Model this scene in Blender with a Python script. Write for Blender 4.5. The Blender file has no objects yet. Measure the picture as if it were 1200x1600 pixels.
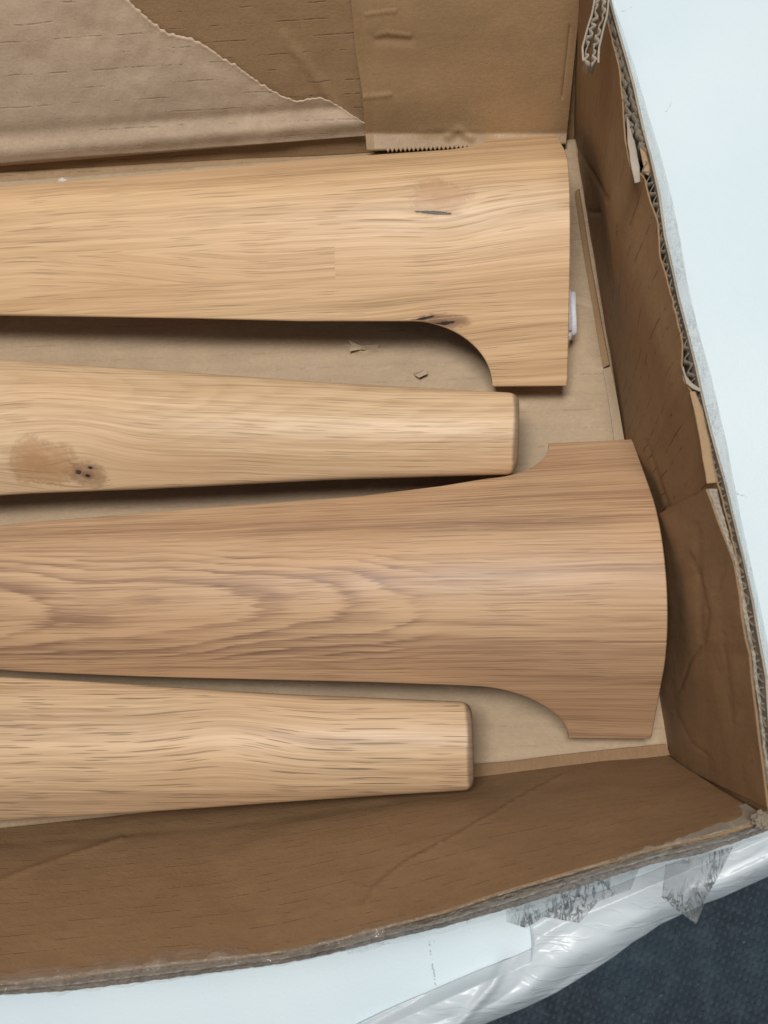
import bpy, bmesh, math, random
import numpy as np
from mathutils import Vector, noise as mnoise

sc = bpy.context.scene
# ------------------------------------------------------------------ camera
NAD = (740.0, 970.0); FPX = 1200.0; CAMH = 0.42
n_ = np.array([NAD[0]-600, -(NAD[1]-800), -FPX]); n_ /= np.linalg.norm(n_)
Zc = -n_; Xc = np.array([1., 0, 0])-Zc[0]*Zc; Xc /= np.linalg.norm(Xc); Yc = np.cross(Zc, Xc)
R = np.array([Xc, Yc, Zc])                      # world from camera
CP = np.array([0, 0, CAMH])
cam = bpy.data.cameras.new('camera'); co = bpy.data.objects.new('camera', cam); sc.collection.objects.link(co)
from mathutils import Matrix
co.matrix_world = Matrix([[*R[0], 0], [*R[1], 0], [*R[2], CAMH], [0, 0, 0, 1]])
cam.sensor_fit = 'VERTICAL'; cam.sensor_height = 32; cam.sensor_width = 24; cam.lens = 24
cam.clip_start = .01; cam.clip_end = 50
cam.dof.use_dof = True; cam.dof.focus_distance = .38; cam.dof.aperture_fstop = 14
sc.camera = co
# ------------------------------------------------------------------ light
w = bpy.data.worlds.new('World'); sc.world = w; w.use_nodes = True
bg = w.node_tree.nodes['Background']; bg.inputs[0].default_value = (.80, .90, 1, 1); bg.inputs[1].default_value = .17
def area(name, loc, tgt, size, power, col):
    l = bpy.data.lights.new(name, 'AREA'); l.shape = 'RECTANGLE'; l.size, l.size_y = size; l.energy = power; l.color = col
    o = bpy.data.objects.new(name, l); sc.collection.objects.link(o); o.location = loc
    o.rotation_euler = (Vector(tgt)-Vector(loc)).to_track_quat('-Z', 'Y').to_euler(); return o
area('ceiling_light', (-.12, .27, 1.5), (0, .05, 0), (.60, .34), 21.5, (1, .97, .93))
sc.view_settings.view_transform = 'Standard'; sc.view_settings.look = 'None'
sc.view_settings.exposure = 0; sc.view_settings.gamma = 1

def P(px, py, z=0.0):                           # where a sight line meets the height z
    d = R@np.array([px-600, -(py-800), -FPX]); t = (z-CAMH)/d[2]; return CP+t*d
def J(p):
    c = R.T@(np.asarray(p, float)-CP); return 600-FPX*c[0]/c[2], 800+FPX*c[1]/c[2]
random.seed(4)
# ------------------------------------------------------------------ node helper
class T:
    def __init__(s, nt, k): s.nt, s.k = nt, k
    def m(s, op, *a):
        n = s.nt.nodes.new('ShaderNodeMath'); n.operation = op
        for i, x in enumerate((s,)+a):
            if isinstance(x, T): s.nt.links.new(x.k, n.inputs[i])
            else: n.inputs[i].default_value = x
        return T(s.nt, n.outputs[0])
    def __add__(s, o): return s.m('ADD', o)
    def __radd__(s, o): return s.m('ADD', o)
    def __sub__(s, o): return s.m('SUBTRACT', o)
    def __rsub__(s, o): return (s*-1)+o
    def __mul__(s, o): return s.m('MULTIPLY', o)
    def __rmul__(s, o): return s.m('MULTIPLY', o)
    def __truediv__(s, o): return s.m('DIVIDE', o)
    def sin(s): return s.m('SINE')
    def abs(s): return s.m('ABSOLUTE')
    def sqrt(s): return s.m('SQRT')
    def exp(s): return s.m('EXPONENT')
    def pw(s, e): return s.m('POWER', e)
    def max(s, o): return s.m('MAXIMUM', o)
    def min(s, o): return s.m('MINIMUM', o)
    def gt(s, o): return s.m('GREATER_THAN', o)
    def fract(s): return s.m('FRACT')
    def clamp(s): return s.max(0.).min(1.)
    def ss(s, a, b):                            # smooth step
        n = s.nt.nodes.new('ShaderNodeMapRange'); n.interpolation_type = 'SMOOTHSTEP'
        s.nt.links.new(s.k, n.inputs[0]); n.inputs[1].default_value = a; n.inputs[2].default_value = b
        return T(s.nt, n.outputs[0])
class NT:
    def __init__(s, name):
        s.mat = bpy.data.materials.new(name); s.mat.use_nodes = True; s.nt = s.mat.node_tree
        s.b = s.nt.nodes['Principled BSDF']; s.out = s.nt.nodes['Material Output']
    def uv(s):
        n = s.nt.nodes.new('ShaderNodeUVMap'); n.uv_map = 'UVMap'
        x = s.nt.nodes.new('ShaderNodeSeparateXYZ'); s.nt.links.new(n.outputs[0], x.inputs[0])
        return T(s.nt, x.outputs[0]), T(s.nt, x.outputs[1])
    def obj(s):
        n = s.nt.nodes.new('ShaderNodeTexCoord')
        x = s.nt.nodes.new('ShaderNodeSeparateXYZ'); s.nt.links.new(n.outputs['Object'], x.inputs[0])
        return [T(s.nt, x.outputs[i]) for i in range(3)]
    def vec(s, x, y, z=0.):
        n = s.nt.nodes.new('ShaderNodeCombineXYZ')
        for i, q in enumerate((x, y, z)):
            if isinstance(q, T): s.nt.links.new(q.k, n.inputs[i])
            else: n.inputs[i].default_value = q
        return n.outputs[0]
    def noise(s, v, scale=1, detail=3, rough=.5, dist=0):
        n = s.nt.nodes.new('ShaderNodeTexNoise'); s.nt.links.new(v, n.inputs['Vector'])
        n.inputs['Scale'].default_value = scale; n.inputs['Detail'].default_value = detail
        n.inputs['Roughness'].default_value = rough; n.inputs['Distortion'].default_value = dist
        return T(s.nt, n.outputs[0])
    def voro(s, v, scale=1., rnd=1.):
        n = s.nt.nodes.new('ShaderNodeTexVoronoi'); n.voronoi_dimensions = '2D'; s.nt.links.new(v, n.inputs['Vector'])
        n.inputs['Scale'].default_value = scale; n.inputs['Randomness'].default_value = rnd
        x = s.nt.nodes.new('ShaderNodeSeparateColor'); s.nt.links.new(n.outputs['Color'], x.inputs[0])
        return T(s.nt, n.outputs['Distance']), T(s.nt, x.outputs[0])
    def mix(s, f, a, b, mode='MIX'):
        n = s.nt.nodes.new('ShaderNodeMix'); n.data_type = 'RGBA'; n.blend_type = mode
        for i, q in ((0, f), (6, a), (7, b)):
            if isinstance(q, T): s.nt.links.new(q.k, n.inputs[i])
            elif hasattr(q, 'is_linked'): s.nt.links.new(q, n.inputs[i])
            elif i == 0: n.inputs[0].default_value = q
            else: n.inputs[i].default_value = (*q, 1)
        return n.outputs[2]
    def ramp(s, f, stops):
        n = s.nt.nodes.new('ShaderNodeValToRGB'); s.nt.links.new(f.k, n.inputs[0])
        e = n.color_ramp.elements
        while len(e) < len(stops): e.new(.5)
        for i, (p, c) in enumerate(stops): e[i].position = p; e[i].color = (*c, 1)
        return n.outputs[0]
    def fin(s, col, rough=.5, height=None, dist=.001, spec=.5, bstr=1.):
        s.nt.links.new(col, s.b.inputs['Base Color'])
        if isinstance(rough, T): s.nt.links.new(rough.k, s.b.inputs['Roughness'])
        else: s.b.inputs['Roughness'].default_value = rough
        s.b.inputs['Specular IOR Level'].default_value = spec
        if height is not None:
            n = s.nt.nodes.new('ShaderNodeBump'); n.inputs['Distance'].default_value = dist; n.inputs['Strength'].default_value = bstr
            s.nt.links.new(height.k, n.inputs['Height']); s.nt.links.new(n.outputs[0], s.b.inputs['Normal'])
        return s.mat
def srgb(r, g, b):
    f = lambda c: (c/255/12.92) if c/255 <= .04045 else ((c/255+.055)/1.055)**2.4
    return (f(r), f(g), f(b))

# ------------------------------------------------------------------ materials
def wood_mat(name, seed, light, mid, dark, knots=(), cath=(), pore=1., slant=0., yel=.0, staves=(), tone=1., wavy=(), white=.0, foot=False):
    N = NT(name); u, v = N.uv()
    # slow wander of the grain
    wv = (N.noise(N.vec(u*5, v*14, seed), 1, 2)-.5)*.011+(N.noise(N.vec(u*22, v*60, seed+3.), 1, 2)-.5)*.0010
    V = v+u*slant+wv
    for (ku, kv, su, sv, amp) in wavy:
        V = V+(((u-ku)/su*((u-ku)/su)+(v-kv)/sv*((v-kv)/sv))*-1).exp()*amp
    for (ku, kv, su, sv, *_r) in knots:          # grain flows round a knot
        dv = (v-kv); g = (((u-ku)/(su*2.2)*((u-ku)/(su*2.2))+dv/(sv*2.6)*(dv/(sv*2.6)))*-1).exp()
        V = V-g*dv*.45
    off = 0.
    stone = None
    for (s0, u0, u1, sl, tn) in staves:          # glued staves: a step in tone and grain
        mk = v.gt(s0)*u.gt(u0)*(1-u.ss(u0+.01, u1)) if s0 > -.5 else u.gt(u0)
        V = V+mk*(u*sl+math.copysign(.013, sl)); stone = mk*tn if stone is None else stone+mk*tn
    big = N.noise(N.vec(u*3.0, V*75, seed+1.), 1, 4, .6)
    med = N.noise(N.vec(u*6, V*420, seed+2.), 1, 3, .6)
    fine = N.noise(N.vec(u*15, V*980, seed+5.), 1, 2, .6)
    f = (big-.5)*.78+(med-.5)*.46+(fine-.5)*.62+.50
    if stone is not None: f = f+stone
    for (cu, cv, cw, cl, freq, amp, ulo, uhi) in cath:      # nested arches of flat-sawn grain
        q = (V-cv)/cw
        jag = (N.noise(N.vec(u*30, V*900, seed+8.), 1, 2, .7)-.5)*.22+(N.noise(N.vec(u*9, V*30, seed+9.), 1, 3)-.5)*.9
        para = (u-cu)/cl-q*q*.9+jag+(N.noise(N.vec(u*7, seed+60.), 1, 1)-.5)*.9
        ring = ((para*freq).fract()-.0)
        saw = ring.pw(1.8)*(1-ring.ss(.80, 1.))
        mask = (1-q.abs().ss(.75, 1.5))*u.ss(ulo, ulo+.04)*(1-u.ss(uhi-.05, uhi))
        f = f-saw*mask*amp+mask*amp*.24
    col = N.ramp(f, [(.22, dark), (.42, mid), (.60, light), (.78, tuple(min(1, c*1.10) for c in light))])
    # open pores: thin dark dashes
    pd = N.noise(N.vec(u*6, V*60, seed+12.), 1, 2)
    V2 = V+(N.noise(N.vec(u*45, V*120, seed+13.), 1, 1)-.5)*.0008
    d1, c1 = N.voro(N.vec(u*10, V2*430, seed)); d2, c2 = N.voro(N.vec(u*24+7., V2*680, seed+5.))
    p1 = (1-d1.ss(.07, .19))*c1.ss(.0, .8)*(pd+.4+max(0., pore-1)*.5).clamp(); p2 = (1-d2.ss(.08, .21))*c2.ss(.1, .9)*pd.ss(.2-max(0., pore-1)*.2, .55-max(0., pore-1)*.2)
    pm = (p1+p2*.8).clamp()
    col = N.mix((pm*(.72*pore)).min(.85), col, tuple(c*.42 for c in mid))
    # pale ray flecks
    wn = N.noise(N.vec(u*26, V*900, seed+21.), 1, 1, .5)
    d3, c3_ = N.voro(N.vec(u*34+3., V2*800, seed+9.)); fl_ = (1-d3.ss(.08, .20))*c3_.ss(.4, .9)
    wm = (wn+(N.noise(N.vec(u*12, V*45, seed+22.), 1, 2)-.5)*.35).ss(.66, .78)
    col = N.mix((wm*.6+fl_).clamp()*(.25+white), col, tuple(min(1, c*1.22) for c in light))
    # blotch tone
    bl = N.noise(N.vec(u*9, v*22, seed+31.), 1, 3)
    col = N.mix(bl.ss(.35, .7)*.28, col, tuple(a*b for a, b in zip(light, (1.0, .86, .78))), 'MIX')
    hk = None
    for k in knots:
        ku, kv, su, sv, kcol, kstr, slits = k
        wob = N.noise(N.vec(u*70, v*70, seed+40.), 1, 3)
        d = (((u-ku)/su)*((u-ku)/su)+((v-kv)/sv)*((v-kv)/sv)).sqrt()+(wob-.5)*1.1
        sw = N.noise(N.vec(u*160, v*210, seed+41.), 1, 3, .7, 1.5)
        ringk = ((d*9.).sin()*.5+.5)*.35
        col = N.mix((1-d.ss(.45, 1.35))*kstr*(sw*.9+ringk+.30).clamp(), col, kcol)
        col = N.mix((1-(d-1.05).abs().ss(.05, .30))*.35*kstr*sw.ss(.4, .6), col, tuple(c*.6 for c in kcol))
        for (sx, sy, la, lb, tilt) in slits:     # black checks in the knot
            du = u-ku-sx; dv2 = v-kv-sy-du*tilt
            dd = ((du/la)*(du/la)+(dv2/lb)*(dv2/lb)).sqrt()+(N.noise(N.vec(u*420, v*420, seed+50.), 1, 2)-.5)*.9
            mm = 1-dd.ss(.75, 1.05)
            halo = 1-dd.ss(.8, 2.6)
            col = N.mix(halo*.35, col, tuple(c*.42 for c in kcol))
            col = N.mix(mm*.93, col, (.018, .016, .018))
            hk = mm if hk is None else hk+mm
    if foot: col = N.mix((u+N.noise(N.vec(u*90, v*90, 3.), 1, 3)*.003).ss(.6275, .6295)*.72, col, (.11, .075, .055))
    h = (1-pm)*.7+fine*.5+med*.4
    if hk is not None: h = h-hk*1.5
    return N.fin(col, N.noise(N.vec(u*30, v*300, seed), 1, 2)*.2+.34, h, .00022, .36, .7)

def card_mat(name, col, seed, lines='u', pitch=.0075, lstr=.5, mott=.12, streak=0., scuff=.0, crump=1., rough=.62, spec=.35, wide=None):
    N = NT(name); u, v = N.uv()
    a, b = (u, v) if lines == 'u' else (v, u)
    f1 = N.noise(N.vec(u*40, v*40, seed), 1, 4, .6)
    fib = N.noise(N.vec(u*850, v*850, seed+1), 1, 2, .7)
    fib2 = N.noise(N.vec(a*300, b*1000, seed+2), 1, 2, .6)
    big = N.noise(N.vec(u*9, v*9, seed+3), 1, 3, .55)
    c0 = N.mix((big*.5+f1*.5).ss(.3, .7), tuple(c*(1-mott) for c in col), tuple(min(1, c*(1+mott)) for c in col))
    c0 = N.mix((fib*.6+fib2*.4).ss(.35, .75)*.36, c0, tuple(c*.62 for c in col))
    c0 = N.mix(fib.ss(.62, .8)*.20, c0, tuple(min(1, c*1.5) for c in col))
    # glue lines of the fluting, printed through as broken dashes
    wob = (N.noise(N.vec(a*14, b*60, seed+4), 1, 2)-.5)*.0018
    q = ((b+wob)/pitch).fract()
    ln = 1-(q-.5).abs().ss(.02, .065)
    brk = N.noise(N.vec(a*75, b*(1/pitch)*1.0, seed+6), 1, 3, .7).ss(.50, .60)
    soft = 1-(q-.5).abs().ss(.0, .45)
    lm = ln*brk*lstr
    c0 = N.mix(lm, c0, tuple(c*.40 for c in col))
    c0 = N.mix(soft*.04*min(1, lstr*2), c0, tuple(c*.6 for c in col))
    md = N.noise(N.vec(a*330, b*620, seed+12), 1, 4, .75)
    c0 = N.mix(md.ss(.36, .64)*.30, c0, tuple(c*.70 for c in col))
    c0 = N.mix(N.noise(N.vec(u*28, v*45, seed+13), 1, 4, .7, .5).ss(.5, .75)*.22, c0, tuple(min(1, c*1.25+.02) for c in col))
    sp = N.noise(N.vec(u*420, v*420, seed+7), 1, 1).ss(.76, .79)
    c0 = N.mix(sp*.5, c0, tuple(c*.35 for c in col))
    if streak:
        st = N.noise(N.vec(a*18, b*230, seed+8), 1, 3, .6).ss(.45, .72)
        c0 = N.mix(st*streak, c0, tuple(c*.55 for c in col))
    if scuff:
        s1 = N.noise(N.vec(a*26, b*60, seed+9), 1, 4, .65, .6).ss(.60, .74)
        c0 = N.mix(s1*scuff, c0, tuple(min(1, c*1.15+.09) for c in col))
    h = f1*.5*crump+fib*.10+md*.16-lm*.3+N.noise(N.vec(u*120, v*120, seed+10), 1, 3, .6)*.22*crump+soft*.03
    return N.fin(c0, rough, h, .0016, spec, .55)

KR = (.285, .170, .086)        # brown kraft liner
GR = (.455, .335, .215)        # floor liner, greyed to put the overhead sheen into its colour
M_wall_f = card_mat('kraft_front', KR, 1., 'u', .0088, .60, .10, .0)
M_wall_r = card_mat('kraft_side', KR, 2., 'v', .0066, .95, .10, .06, .10)
M_wall_b = card_mat('kraft_back', (.375, .24, .128), 3., 'u', .0082, .6, .08)
M_flap = card_mat('kraft_smooth', (.385, .248, .128), 4., 'u', .02, .0, .10, .12, .0, .8, .5, .5)
M_in = card_mat('kraft_inner_flap', KR, 5., 'v', .02, .0, .12, .22, .25)
M_floor = card_mat('floor_liner', GR, 6., 'u', .0100, .30, .12, .16, .38, 1.4)
M_wall_b_lit = card_mat('kraft_back_lit', (.60, .455, .325), 7., 'u', .0080, .45, .07, .05)  # back wall paper, brightened in colour where it catches the light
M_raw = card_mat('torn_edge', (.40, .34, .27), 8., 'u', .01, .0, .22, .2, .3, 1.5, .8, .1)
M_flute = card_mat('flute_paper', (.235, .195, .148), 9., 'u', .01, .0, .35, .3, .3, 1.5, .8, .1)

M_grime = card_mat('grimy_board', (.17, .145, .12), 10., 'u', .01, .0, .5, .3, .3, 1.5, .7, .3)

def plastic_mat(name, col, alpha, rough, seed, wr=60, dist=.002, dirt=0., cloud=.0, sx=1., sy=1., trl=.0):
    N = NT(name); u, v = N.uv(); nt = N.nt
    a = N.noise(N.vec(u*wr*sx, v*wr*sy, seed), 1, 3, .55, .8); rd = (a-.5).abs()*2
    b = N.noise(N.vec(u*wr*4*sx, v*wr*4*sy, seed+2), 1, 2, .5, 1.2); rb = (b-.5).abs()*2
    h = (1-rd.ss(0, .25))*.5+a*.9+(1-rb.ss(0, .2))*.16
    c = N.mix(a, tuple(x*.9 for x in col), col)
    al = a*cloud+(alpha-cloud*.5)
    if dirt:
        m = (1-rb.ss(0, .16))*.8+N.noise(N.vec(u*260, v*260, seed+5), 1, 3, .7).ss(.52, .7)*.5
        m = m*N.noise(N.vec(u*50, v*50, seed+6), 1, 2).ss(.35, .6)
        c = N.mix((m*dirt).clamp(), c, (.05, .045, .04)); al = (al+m*dirt*.6).clamp()
    N.fin(c, rough, h, dist, .6)
    nt.links.new(al.k, N.b.inputs['Alpha'])
    if trl: N.b.inputs['Transmission Weight'].default_value = trl
    return N.mat
M_film = plastic_mat('milky_film', (.80, .87, .91), .78, .34, 3., 13, .0009, 0., .25, .6, 1.7)
M_tape = plastic_mat('clear_tape', (.74, .77, .77), .30, .12, 7., 60, .0006, .35, .1)
M_tape_edge = plastic_mat('rim_tape', (.66, .66, .64), .06, .10, 8., 90, .0010, .35, .1)
M_tape_dirty = plastic_mat('dirty_tape', (.66, .69, .68), .24, .13, 9., 42, .0009, .85, .12, 1.5, .6)
M_tape_clear = plastic_mat('clear_tape_glossy', (.60, .50, .42), .10, .05, 12., 60, .0024, .1, .05)

N = NT('white_board'); x, y, z = N.obj()
cb = N.noise(N.vec(x*7, y*7), 1, 3); g1 = N.noise(N.vec(x*600, y*600), 1, 2)
c = N.mix(cb.ss(.3, .7), (.73, .845, .895), (.78, .88, .92))
def seg(N, x, y, p, q, wd, sd):
    d = (q[0]-p[0], q[1]-p[1]); L = math.hypot(*d); ux, uy = d[0]/L, d[1]/L
    a = (x-p[0])*ux+(y-p[1])*uy; b = (x-p[0])*(-uy)+(y-p[1])*ux+(N.noise(N.vec(a*260, sd), 1, 3, .7)-.5)*.005
    m = (1-b.abs().ss(wd*.4, wd))*a.gt(0)*(1-a.gt(L)); return m*N.noise(N.vec(a*700, sd+3.), 1, 2).ss(.42, .55)
for i, (p, q, wd) in enumerate([((670, 1470), (681, 1540), .0006), ((725, 1430), (733, 1452), .0004), ((972, 18), (988, 12), .0004), ((1040, 175), (1050, 160), .0003),
                                ((1150, 770), (1166, 778), .0005)]):
    m = seg(N, x, y, P(*p, -.012), P(*q, -.012), wd, i*3.1+.5); c = N.mix(m*.6, c, (.25, .29, .32))
sp = N.noise(N.vec(x*140, y*140, 9.), 1, 1).ss(.80, .83); c = N.mix(sp*.3, c, (.4, .45, .5))
M_white = N.fin(c, .42, g1*.4+N.noise(N.vec(x*90, y*90), 1, 2)*.6, .0003, .45)
N = NT('carpet'); x, y, z = N.obj()
r1 = ((x*.35+y*.94)*900+N.noise(N.vec(x*40, y*40), 1, 2)*2.5).sin()*.5+.5; r2 = ((x*.94-y*.35)*1250+N.noise(N.vec(x*50, y*50, 2.), 1, 2)*3).sin()*.5+.5
n1 = N.noise(N.vec(x*9, y*9), 1, 4); fl = N.noise(N.vec(x*260, y*260), 1, 2).ss(.68, .76)
c = N.mix((r1*r2+N.noise(N.vec(x*180, y*180), 1, 3)-.5).ss(-.1, 1.)*.8, (.036, .048, .060), (.078, .104, .126)); c = N.mix(n1.ss(.35, .7)*.5, c, (.060, .095, .128)); c = N.mix(fl*.35, c, (.30, .38, .46))
c = N.mix(N.noise(N.vec(x*55, y*55, 4.), 1, 4, .75).ss(.42, .7)*.4, c, (.11, .15, .18))
M_carpet = N.fin(c, .9, r1*r2*.5+N.noise(N.vec(x*220, y*220, 7.), 1, 3, .8), .003, .2)
N = NT('foam'); x, y, z = N.obj()
M_foam = N.fin(N.mix(N.noise(N.vec(x*500, y*500, z*500), 1, 3), (.74, .72, .78), (.82, .81, .85)), .8, N.noise(N.vec(x*900, y*900, z*900), 1, 2), .0003)
N = NT('chip'); x, y, z = N.obj()
M_chip = N.fin(N.mix(N.noise(N.vec(x*900, y*900, z*900), 1, 3), (.5, .46, .40), (.75, .73, .70)), .8)

# ------------------------------------------------------------------ object helpers
def mesh_obj(name, verts, faces, mat, uvs=None, parent=None, smooth=True, sharp=None, **tags):
    me = bpy.data.meshes.new(name); me.from_pydata([tuple(map(float, q)) for q in verts], [], faces)
    me.materials.append(mat)
    if uvs is not None:
        uvl = me.uv_layers.new(name='UVMap'); idx = np.zeros(len(me.loops), int); me.loops.foreach_get('vertex_index', idx)
        uvl.data.foreach_set('uv', np.asarray(uvs, float)[idx].ravel())
    me.polygons.foreach_set('use_smooth', [smooth]*len(me.polygons))
    if sharp: me.set_sharp_from_angle(angle=math.radians(sharp))
    me.update()
    o = bpy.data.objects.new(name, me); sc.collection.objects.link(o)
    if parent is not None: o.parent = parent
    for k, q in tags.items(): o[k] = q
    return o
def interp(pts, s):                             # pts: list of 3-vectors with parameter by length
    pts = np.array(pts, float); L = np.r_[0, np.cumsum(np.linalg.norm(np.diff(pts, axis=0), axis=1))]
    return np.array([np.interp(np.asarray(s)*L[-1], L, pts[:, k]) for k in range(3)]).T, L[-1]
def nz(x, y, z=0.): return mnoise.noise(Vector((x, y, z)))
def poly_dist(px, py, pl):                      # distance and side to a polyline in the photo plane
    best = 1e9; side = 1; tt = 0
    for (a, b) in zip(pl[:-1], pl[1:]):
        dx, dy = b[0]-a[0], b[1]-a[1]; L2 = dx*dx+dy*dy
        t = max(0, min(1, ((px-a[0])*dx+(py-a[1])*dy)/L2)); d = math.hypot(px-a[0]-t*dx, py-a[1]-t*dy)
        if d < best: best = d; side = 1 if (dx*(py-a[1])-dy*(px-a[0])) > 0 else -1
    return best, side
def sheet(name, bot, top, ns, nt_, thick, mat, parent, disp=None, crease=(), amp=.0006, seed=0, outsign=1, tmax=None, **tags):
    """a board: inner face from the line bot to the line top, thick behind it"""
    S = np.linspace(0, 1, ns); B, LB = interp(bot, S); Tp, LT = interp(top, S)
    H = np.linalg.norm(Tp-B, axis=1).mean()
    V = []; UV = []; nrm = []
    for j in range(nt_):
        t = j/(nt_-1)
        for i in range(ns):
            V.append(B[i]*(1-t)+Tp[i]*t); UV.append((S[i]*LB, t*H))
    V = np.array(V).reshape(nt_, ns, 3)
    gu = np.gradient(V, axis=1); gv = np.gradient(V, axis=0); nn = np.cross(gu, gv); nn /= np.linalg.norm(nn, axis=2)[..., None]+1e-12
    nn *= outsign                                # nn points to the inside of the box
    D = np.zeros((nt_, ns))
    for j in range(nt_):
        for i in range(ns):
            p = V[j, i]; d = amp*(nz(p[0]*18+seed, p[1]*18, p[2]*18)*1.6+nz(p[0]*60, p[1]*60+seed, p[2]*60)*.5)
            if crease or disp:
                px, py = J(p)
                for (pl, wd, h, stp) in crease:
                    dd, sd = poly_dist(px, py, pl)
                    if dd < wd*5: d += h*math.exp(-(dd/wd)**2)
                    if stp and dd < wd*12: d += stp*sd*math.exp(-(dd/(wd*4))**2)*.5
                if disp: d += disp(px, py, p)
            D[j, i] = d
    V = V+nn*D[..., None]; W = V-nn*thick
    vs = list(V.reshape(-1, 3))+list(W.reshape(-1, 3)); n0 = ns*nt_; fs = []
    for j in range(nt_-1):
        for i in range(ns-1):
            a = j*ns+i; q = (a, a+1, a+ns+1, a+ns); r = tuple(n0+k for k in reversed(q))
            fs += [q, r] if outsign > 0 else [q[::-1], r[::-1]]
    ring = [i for i in range(ns)]+[j*ns+ns-1 for j in range(1, nt_)]+[(nt_-1)*ns+i for i in range(ns-2, -1, -1)]+[j*ns for j in range(nt_-2, 0, -1)]
    for a, b in zip(ring, ring[1:]+ring[:1]): fs.append((b, a, n0+a, n0+b) if outsign > 0 else (a, b, n0+b, n0+a))
    o = mesh_obj(name, vs, fs, mat, UV+UV, parent, True, 40, **tags)
    return o, V
def flutes(name, inner, outer, pitch, depth, parent, rows=1, seed=1, rnd=.25, mat=None, gap=None):
    """wavy paper between two liners, seen from the edge"""
    rg = random.Random(seed); verts = []; fs = []; uvs = []
    _, L = interp(inner, [0, 1]); n = int(L/pitch)
    for r in range(rows):
        pts = []
        for k in range(n*6+1):
            s = k/(n*6); pts.append(s)
        I, _ = interp(inner, pts); O, _ = interp(outer, pts)
        ph = rg.random()*6; base = len(verts); amp = 1.
        for k, s in enumerate(pts):
            if k % 6 == 0: amp = 1-rg.random()*rnd; jl = (rg.random()-.5)*rnd*2; dz0 = rg.random()*.0018
            wv = .5+.5*amp*math.sin(2*math.pi*k/6.+ph+jl+1.2*nz(s*30, r, seed))
            a = (r+.06+.88*wv)/rows; p = I[k]*(1-a)+O[k]*a
            p = p+np.array([0, 0, -.0004-dz0-.0012*abs(nz(s*90, r, seed))])
            for q in range(4):
                verts.append(p+np.array([nz(s*200, q, r)*.0004, nz(s*200, q+9, r)*.0004, -depth*q/3])); uvs.append((s*L, q*.004))
        for k in range(len(pts)-1):
            for q in range(3):
                a = base+k*4+q; fs.append((a, a+1, a+5, a+4))
    o = mesh_obj(name, verts, fs, mat or M_flute, uvs, parent, True, None)
    sm = o.modifiers.new('thick', 'SOLIDIFY'); sm.thickness = .00028; sm.offset = 0
    return o
def ribbon(name, rows, mat, parent, thick=.0002, sub=1, seed=0, amp=0., uvscale=1., **tags):
    """a strip through several polylines (rows of 3D points)"""
    ns = 120*sub; S = np.linspace(0, 1, ns); R_ = []; 
    for r in rows: q, L = interp(r, S); R_.append(q)
    R_ = np.array(R_); m = 5; T_ = np.linspace(0, len(rows)-1, (len(rows)-1)*m+1); V = []; UV = []
    acc = 0
    for ti, t in enumerate(T_):
        a = min(int(t), len(rows)-2); f = t-a; row = R_[a]*(1-f)+R_[a+1]*f
        if ti: acc += np.linalg.norm(row-last, axis=1).mean()
        last = row.copy()
        for i in range(ns):
            p = row[i]; e = math.sin(math.pi*t/(len(rows)-1))*.6+.4
            V.append(p+np.array([nz(p[0]*130, p[1]*130, seed), nz(p[0]*130, p[1]*130, seed+5), nz(p[0]*110, p[1]*110, seed+9)])*amp*e); UV.append((S[i]*L*uvscale, acc*uvscale))
    fs = []
    for j in range(len(T_)-1):
        for i in range(ns-1): a = j*ns+i; fs.append((a, a+1, a+ns+1, a+ns))
    o = mesh_obj(name, V, fs, mat, UV, parent, True, None, **tags)
    sm = o.modifiers.new('thick', 'SOLIDIFY'); sm.thickness = thick; sm.offset = 0
    return o

# ------------------------------------------------------------------ the setting
ZT = -.012
def slab(name, poly, z0, z1, mat, **tags):
    n = len(poly); vs = [(*p, z1) for p in poly]+[(*p, z0) for p in poly]
    fs = [tuple(range(n)), tuple(reversed(range(n, 2*n)))]+[(i, n+i, n+(i+1) % n, (i+1) % n) for i in range(n)]
    return mesh_obj(name, vs, fs, mat, None, None, False, **tags)
e1, e2 = P(700, 1574, ZT), P(1200, 1326, ZT); d = (e2-e1); a0 = e1-d*5; a1 = e1+d*4
slab('white_table_top', [tuple(a0[:2]), tuple(a1[:2]), (1.6, 1.6), (-1.8, 1.6), (-1.8, a0[1])], -.045, ZT, M_white, kind='structure')
mesh_obj('carpet', [(-4, -4, -.30), (4, -4, -.30), (4, 4, -.30), (-4, 4, -.30)], [(0, 1, 2, 3)], M_carpet, kind='structure')

# ------------------------------------------------------------------ the box
HB = .125
box = bpy.data.objects.new('cardboard_box', None); sc.collection.objects.link(box); box.location = (0, 0, 0)
box['label'] = 'large open brown cardboard box with torn fluted rim and clear tape, holding the wooden legs'; box['category'] = 'box'
cBR = P(887, 215); cFR = P(1040, 1178); pFL = P(0, 1294); pBL = P(0, 262)
def line_x(p, q, x): t = (x-p[0])/(q[0]-p[0]); return p+(q-p)*t
LX = -.64
cBL = line_x(cBR, pBL, LX); cFL = line_x(cFR, pFL, LX)
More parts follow.
